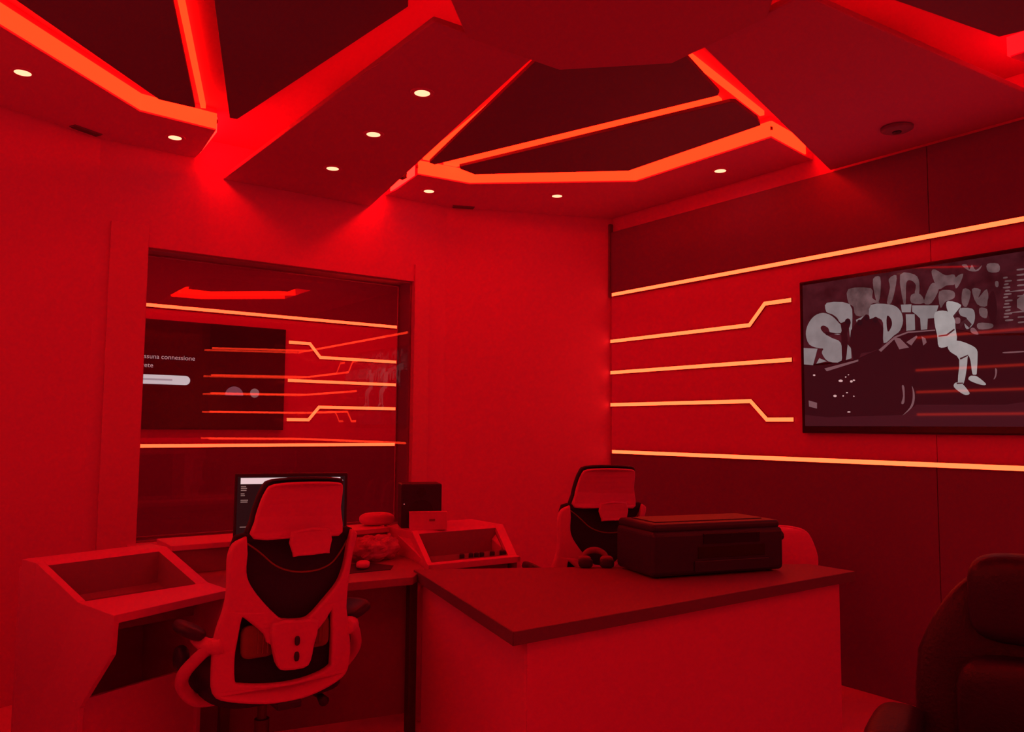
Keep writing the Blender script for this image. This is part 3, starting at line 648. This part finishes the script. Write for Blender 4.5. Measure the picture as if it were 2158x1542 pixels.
mon = thing('monitor', 'black computer monitor on the desk behind the chair headrest', 'monitor', (1.40, 3.60, .740), R(-20))
MB().box((0, 0, .005), (.24, .19, .010)).build('base', BLACK, mon, bevel=.004)
MB().box((0, .045, .13), (.05, .025, .25)).build('stand', BLACK, mon, bevel=.006)
MB().box((0, .012, .272), (.500, .035, .345)).build('housing', BLACK, mon, bevel=.006)
MB().box((0, -.0065, .274), (.474, .003, .312)).build('screen', mat('monitor_screen', (.012, .006, .008), .4, emit=(.014, .0042, .005), spec=.15), mon)
b = MB(); b.box((-.004, -.0084, .411), (.440, .0006, .028)); b.box((.222, -.0084, .405), (.012, .0006, .014)); b.build('screen_window', mat('screen_bar', (.02, .02, .02), .4, emit=(.80, .56, .58)), mon)
b = MB()
for z, wd in ((.386, .022), (.378, .026), (.369, .024), (.354, .016), (.346, .018), (.325, .032), (.317, .030), (.206, .045)): b.box((-.222 + wd / 2, -.0084, z), (wd, .0006, .0045))
b.build('screen_text', mat('monitor_text', (.02, .02, .02), .4, emit=(.20, .11, .10)), mon)

t = thing('mouse', 'pale computer mouse on the dark mat right of the chair', 'mouse', (1.712, 3.492, .742), R(60))
MB().blob((0, 0, .017), (.055, .031, .017), .7, 24, 12, fn=lambda q: Vector((q.x, q.y, q.z * (1 - 4 * max(0, q.x))))).build('shell', WHITE, t, smooth=True)
MB().tube([(.018, 0, .031), (.034, 0, .029)], .004, 8).build('scroll_wheel', BLACK, t)
t = tag(MB().prism([(1.60, 3.40), (1.80, 3.385), (1.86, 3.47), (1.80, 3.60), (1.58, 3.63)], .740, .743).build('mouse_mat', BLACK, None), 'dark mouse mat on the desk right of the chair', 'mouse mat')
t = thing('keyboard', 'dark keyboard on the desk in front of the monitor', 'keyboard', (1.33, 3.36, .740), R(-10))
MB().box((0, 0, .009), (.40, .13, .018)).build('case', BLACK, t, bevel=.004)
for r_ in range(4):
    for k in range(12): MB().box((-.175 + k * .032, -.042 + r_ * .028, .020), (.026, .022, .005)).build('key', BLACK, t)
# ---------------------------------------------------------------- clutter on the desk
PLASTIC = mat('clear_plastic_wrap', (.50, .15, .62), .25, var=.2, scale=14)
t = thing('plastic_bag', 'crumpled pale plastic bag on the desk between chair and console', 'bag', (1.865, 3.685, .740), R(15))
def crumple(q):
    k = noise.noise(Vector((q.x * 22, q.y * 22, q.z * 22)) + Vector((3, 1, 7))) * .022 + noise.noise(Vector((q.x * 50, q.y * 50, q.z * 50))) * .010
    q = q + q.normalized() * k if q.length else q
    q.z = max(q.z, -.055); return q
MB().blob((0, 0, .056), (.14, .085, .058), .7, 48, 26, fn=crumple).build('wrap', PLASTIC, t, smooth=False)
MB().tube([(.10, .02, .08), (.13, .03, .10), (.15, .02, .085)], [.012, .018, .006], 8).build('knot', PLASTIC, t)
t = thing('round_pouch', 'pale rounded pouch on the shelf under the window', 'pouch', (2.025, 3.975, .870), R(-10))
MB().blob((0, 0, .035), (.095, .055, .035), .75, 28, 14).build('body', WHITE, t, smooth=True)
MB().tube([(-.08, -.02, .045), (0, -.050, .045), (.08, -.02, .045)], .003, 6).build('seam', TOPM, t, smooth=True)
# speaker and box on the right console
t = thing('loudspeaker', 'small black loudspeaker behind the white box on the rack console', 'speaker', (2.195, 3.815, .871), R(-22))
MB().box((0, 0, .115), (.215, .16, .23)).build('cabinet', BLACK, t, bevel=.008)
m = MB(); m.tube([(0, -.081, .085), (0, -.084, .085)], .062, 24); m.build('woofer', BLACKG, t)
MB().tube([(0, -.081, .185), (0, -.084, .185)], .024, 18).build('tweeter', BLACKG, t)
MB().tube([(-.092, -.081, .125), (-.092, -.0825, .125)], .003, 8).build('power_light', mat('power_light', (.3, .1, .1), .5, emit=(.6, .12, .10)), t)
t = thing('small_box', 'low white box in front of the small black loudspeaker', 'box', (2.165, 3.672, .871), R(-28))
MB().box((0, 0, .044), (.195, .05, .088)).build('carton', WHITEL, t, bevel=.002)
MB().box((0, 0, .0895), (.197, .052, .003)).build('lid', WHITEL, t)
MB().box((0.02, -.0255, .05), (.03, .001, .012)).build('label_patch', TOPM, t)

# ---------------------------------------------------------------- counter
cn = thing('counter', 'large white counter with a grey top in the foreground', 'counter', (2.5, 2.6, 0))
L = lambda P: [(x - 2.5, y - 2.6) for x, y in P]
TOP = [(1.571, 2.118), (3.537, 2.118), (3.541, 2.36), (1.868, 3.285)]
MB().prism(L(TOP), .705, .750).build('countertop', [TOPM], cn, bevel=.002)
e = MB()
def band(p, q, d=.0025):
    p = Vector(p); q = Vector(q); n = Vector(((q - p).y, -(q - p).x)).normalized() * d
    e.prism(L([tuple(p), tuple(q), tuple(q + n), tuple(p + n)]), .7055, .7485)
band(TOP[0], TOP[1]); band(TOP[1], TOP[2]); band(TOP[2], TOP[3]); band(TOP[3], TOP[0])
e.build('edge_band', EDGEM, cn)
MB().prism(L([(1.652, 2.150), (3.462, 2.150), (3.462, 2.170), (1.652, 2.170)]), 0, .705).build('front_panel', WHITEL, cn, bevel=.0015)
MB().prism(L([(1.650, 2.150), (1.874, 3.215), (1.894, 3.205), (1.672, 2.172)]), 0, .7049).build('side_panel', WHITEL, cn, bevel=.0015)
MB().prism(L([(3.442, 2.172), (3.462, 2.172), (3.462, 2.38), (3.442, 2.39)]), 0, .7049).build('side_panel', WHITEL, cn, bevel=.0015)

# printer
pr = thing('printer', 'bulky black desktop printer on the counter', 'printer', (2.965, 2.55, .751), R(-15))
PW, PD, PH = .70, .33, .255
def rbox(w, d, h, z, tap=0): return [(-w / 2, -d / 2), (w / 2, -d / 2), (w / 2, d / 2), (-w / 2, d / 2)]
m = MB(); m.box((0, 0, .105), (PW, PD, .195)); m.build('body', BLACK, pr, bevel=.022, seg=4)
m = MB(); m.box((0, .005, .215), (PW - .02, PD - .015, .036)); m.build('lid', BLACK, pr, bevel=.014, seg=3)
MB().box((0, .02, .2345), (PW - .12, PD - .12, .005)).build('lid_panel', BLACK, pr, bevel=.002)
MB().box((.06, -PD / 2 - .002, .165), (.30, .010, .045)).build('control_panel', BLACKG, pr, bevel=.003)
MB().box((.06, -PD / 2 + .001, .105), (.36, .008, .05)).build('paper_slot', mat('slot_dark', (.008, .008, .02), .6), pr, bevel=.002)
MB().box((.06, -PD / 2 - .003, .045), (.40, .010, .05)).build('tray_front', BLACK, pr, bevel=.004)
MB().tube([(PW / 2 - .004, -PD / 2 + .05, .155), (PW / 2 + .026, -PD / 2 + .05, .155)], [.024, .021], 14).build('side_knob', BLACK, pr)
for sx in (-1, 1):
    for sy in (-1, 1): MB().lathe([(.014, 0), (.014, .012)], (sx * (PW / 2 - .05), sy * (PD / 2 - .05), 0), 12).build('foot', BLACK, pr)

# headphones
h = thing('headphones', 'pale headphones with dark ear pads on the counter left of the printer', 'headphones', (2.60, 2.86, .751), R(-35))
arc = [(-.058 * math.cos(t), .03 + .035 * math.sin(t), .030 + .040 * math.sin(t)) for t in [math.pi * k / 14 for k in range(15)]]
MB().tube(arc, [.009 + .006 * math.sin(math.pi * k / 14) for k in range(15)], 10).build('headband', TOPM, h, smooth=True)
for s in (-1, 1):
    MB().blob((s * .052, .014, .026), (.032, .020, .026), .7, 20, 12).build('ear_cup', TOPM, h, smooth=True)
    MB().blob((s * .050, -.012, .021), (.034, .018, .021), .6, 20, 12).build('ear_pad', BLACK, h, smooth=True)

# white shell chair behind the counter, right of the printer
sc = thing('shell_chair', 'white rounded chair back rising behind the printer at right', 'chair', (3.635, 2.64, 0), R(126))
out = smooth_loop([(-.17, .46), (-.235, .60), (-.262, .74), (-.245, .83), (-.205, .905), (-.13, .928), (0, .932), (.13, .928), (.205, .905), (.245, .83), (.262, .74), (.235, .60), (.17, .46), (0, .45)], 4)
out = [(x * .86, .45 + (z - .45) * .87) for x, z in out]
plate('back_shell', out, [], .026, .010, lambda u, z, d: Vector((u, -.20 + 1.1 * u * u - .12 * max(0, z - .6) + d, z)), WHITE, sc)
MB().blob((0, .0, .45), (.225, .215, .03), .5, 28, 10).build('seat', WHITE, sc, smooth=True)
MB().lathe([(.024, .03), (.024, .43)], n=16).build('post', METAL, sc)
MB().lathe([(.20, 0), (.20, .008), (.03, .03)], n=28).build('foot_plate', METAL, sc, smooth=False)

# black leather armchair, facing the viewpoint from the right
ac = thing('armchair', 'large black leather executive chair in the right foreground', 'armchair', (2.415, .935, 0), R(111))
# local: +y forward (towards the viewer), x across
def back_fn(q):
    t = (q.z + .36) / .72
    w_ = 1.0 - .30 * max(0, t - .62) / .38 - .10 * max(0, .35 - t)
    return Vector((q.x * w_, q.y - .10 * t - .25 * q.x * q.x * 0 + .55 * q.x * q.x, q.z))
MB().blob((0, -.17, .64), (.31, .075, .36), .55, 44, 28, fn=back_fn).build('backrest', LEATHER, ac, smooth=True)
MB().blob((0, -.165, .925), (.165, .075, .125), .5, 32, 16, fn=lambda q: Vector((q.x, q.y + .35 * q.x * q.x, q.z))).build('headrest', LEATHER, ac, smooth=True)
MB().blob((0, -.115, .60), (.20, .06, .17), .5, 32, 16).build('back_cushion', LEATHER, ac, smooth=True)
MB().blob((0, .10, .45), (.27, .28, .075), .5, 36, 14).build('seat', LEATHER, ac, smooth=True)
for s in (-1, 1):
    MB().blob((s * .335, .10, .565), (.068, .20, .055), .6, 28, 14).build('armrest', LEATHER, ac, smooth=True)
    MB().box((s * .325, .06, .46), (.03, .07, .18)).build('arm_post', BLACK, ac, bevel=.006)
    MB().box((s * .22, .06, .385), (.24, .07, .025)).build('arm_bracket', BLACK, ac, bevel=.006)
MB().lathe([(.03, .08), (.03, .40)], (0, .06, 0), 16).build('gas_lift', METAL, ac)
for k in range(5):
    t = R(90 + 72 * k); d = Vector((math.cos(t), math.sin(t), 0)); p = Vector((0, .06, 0))
    l = MB().tube([p + d * .02 + Vector((0, 0, .105)), p + d * .31 + Vector((0, 0, .078))], [.026, .018], 10).build('leg', BLACK, ac, smooth=True)
    q = p + d * .30; s2 = Vector((-d.y, d.x, 0)); m = MB()
    for sg in (-1, 1): m.tube([q + s2 * (sg * .012) + Vector((0, 0, .0275)), q + s2 * (sg * .026) + Vector((0, 0, .0275))], .0275, 16)
    m.tube([q + Vector((0, 0, .0275)), q + Vector((0, 0, .085))], .008, 8)
    m.build('caster', BLACK, l)
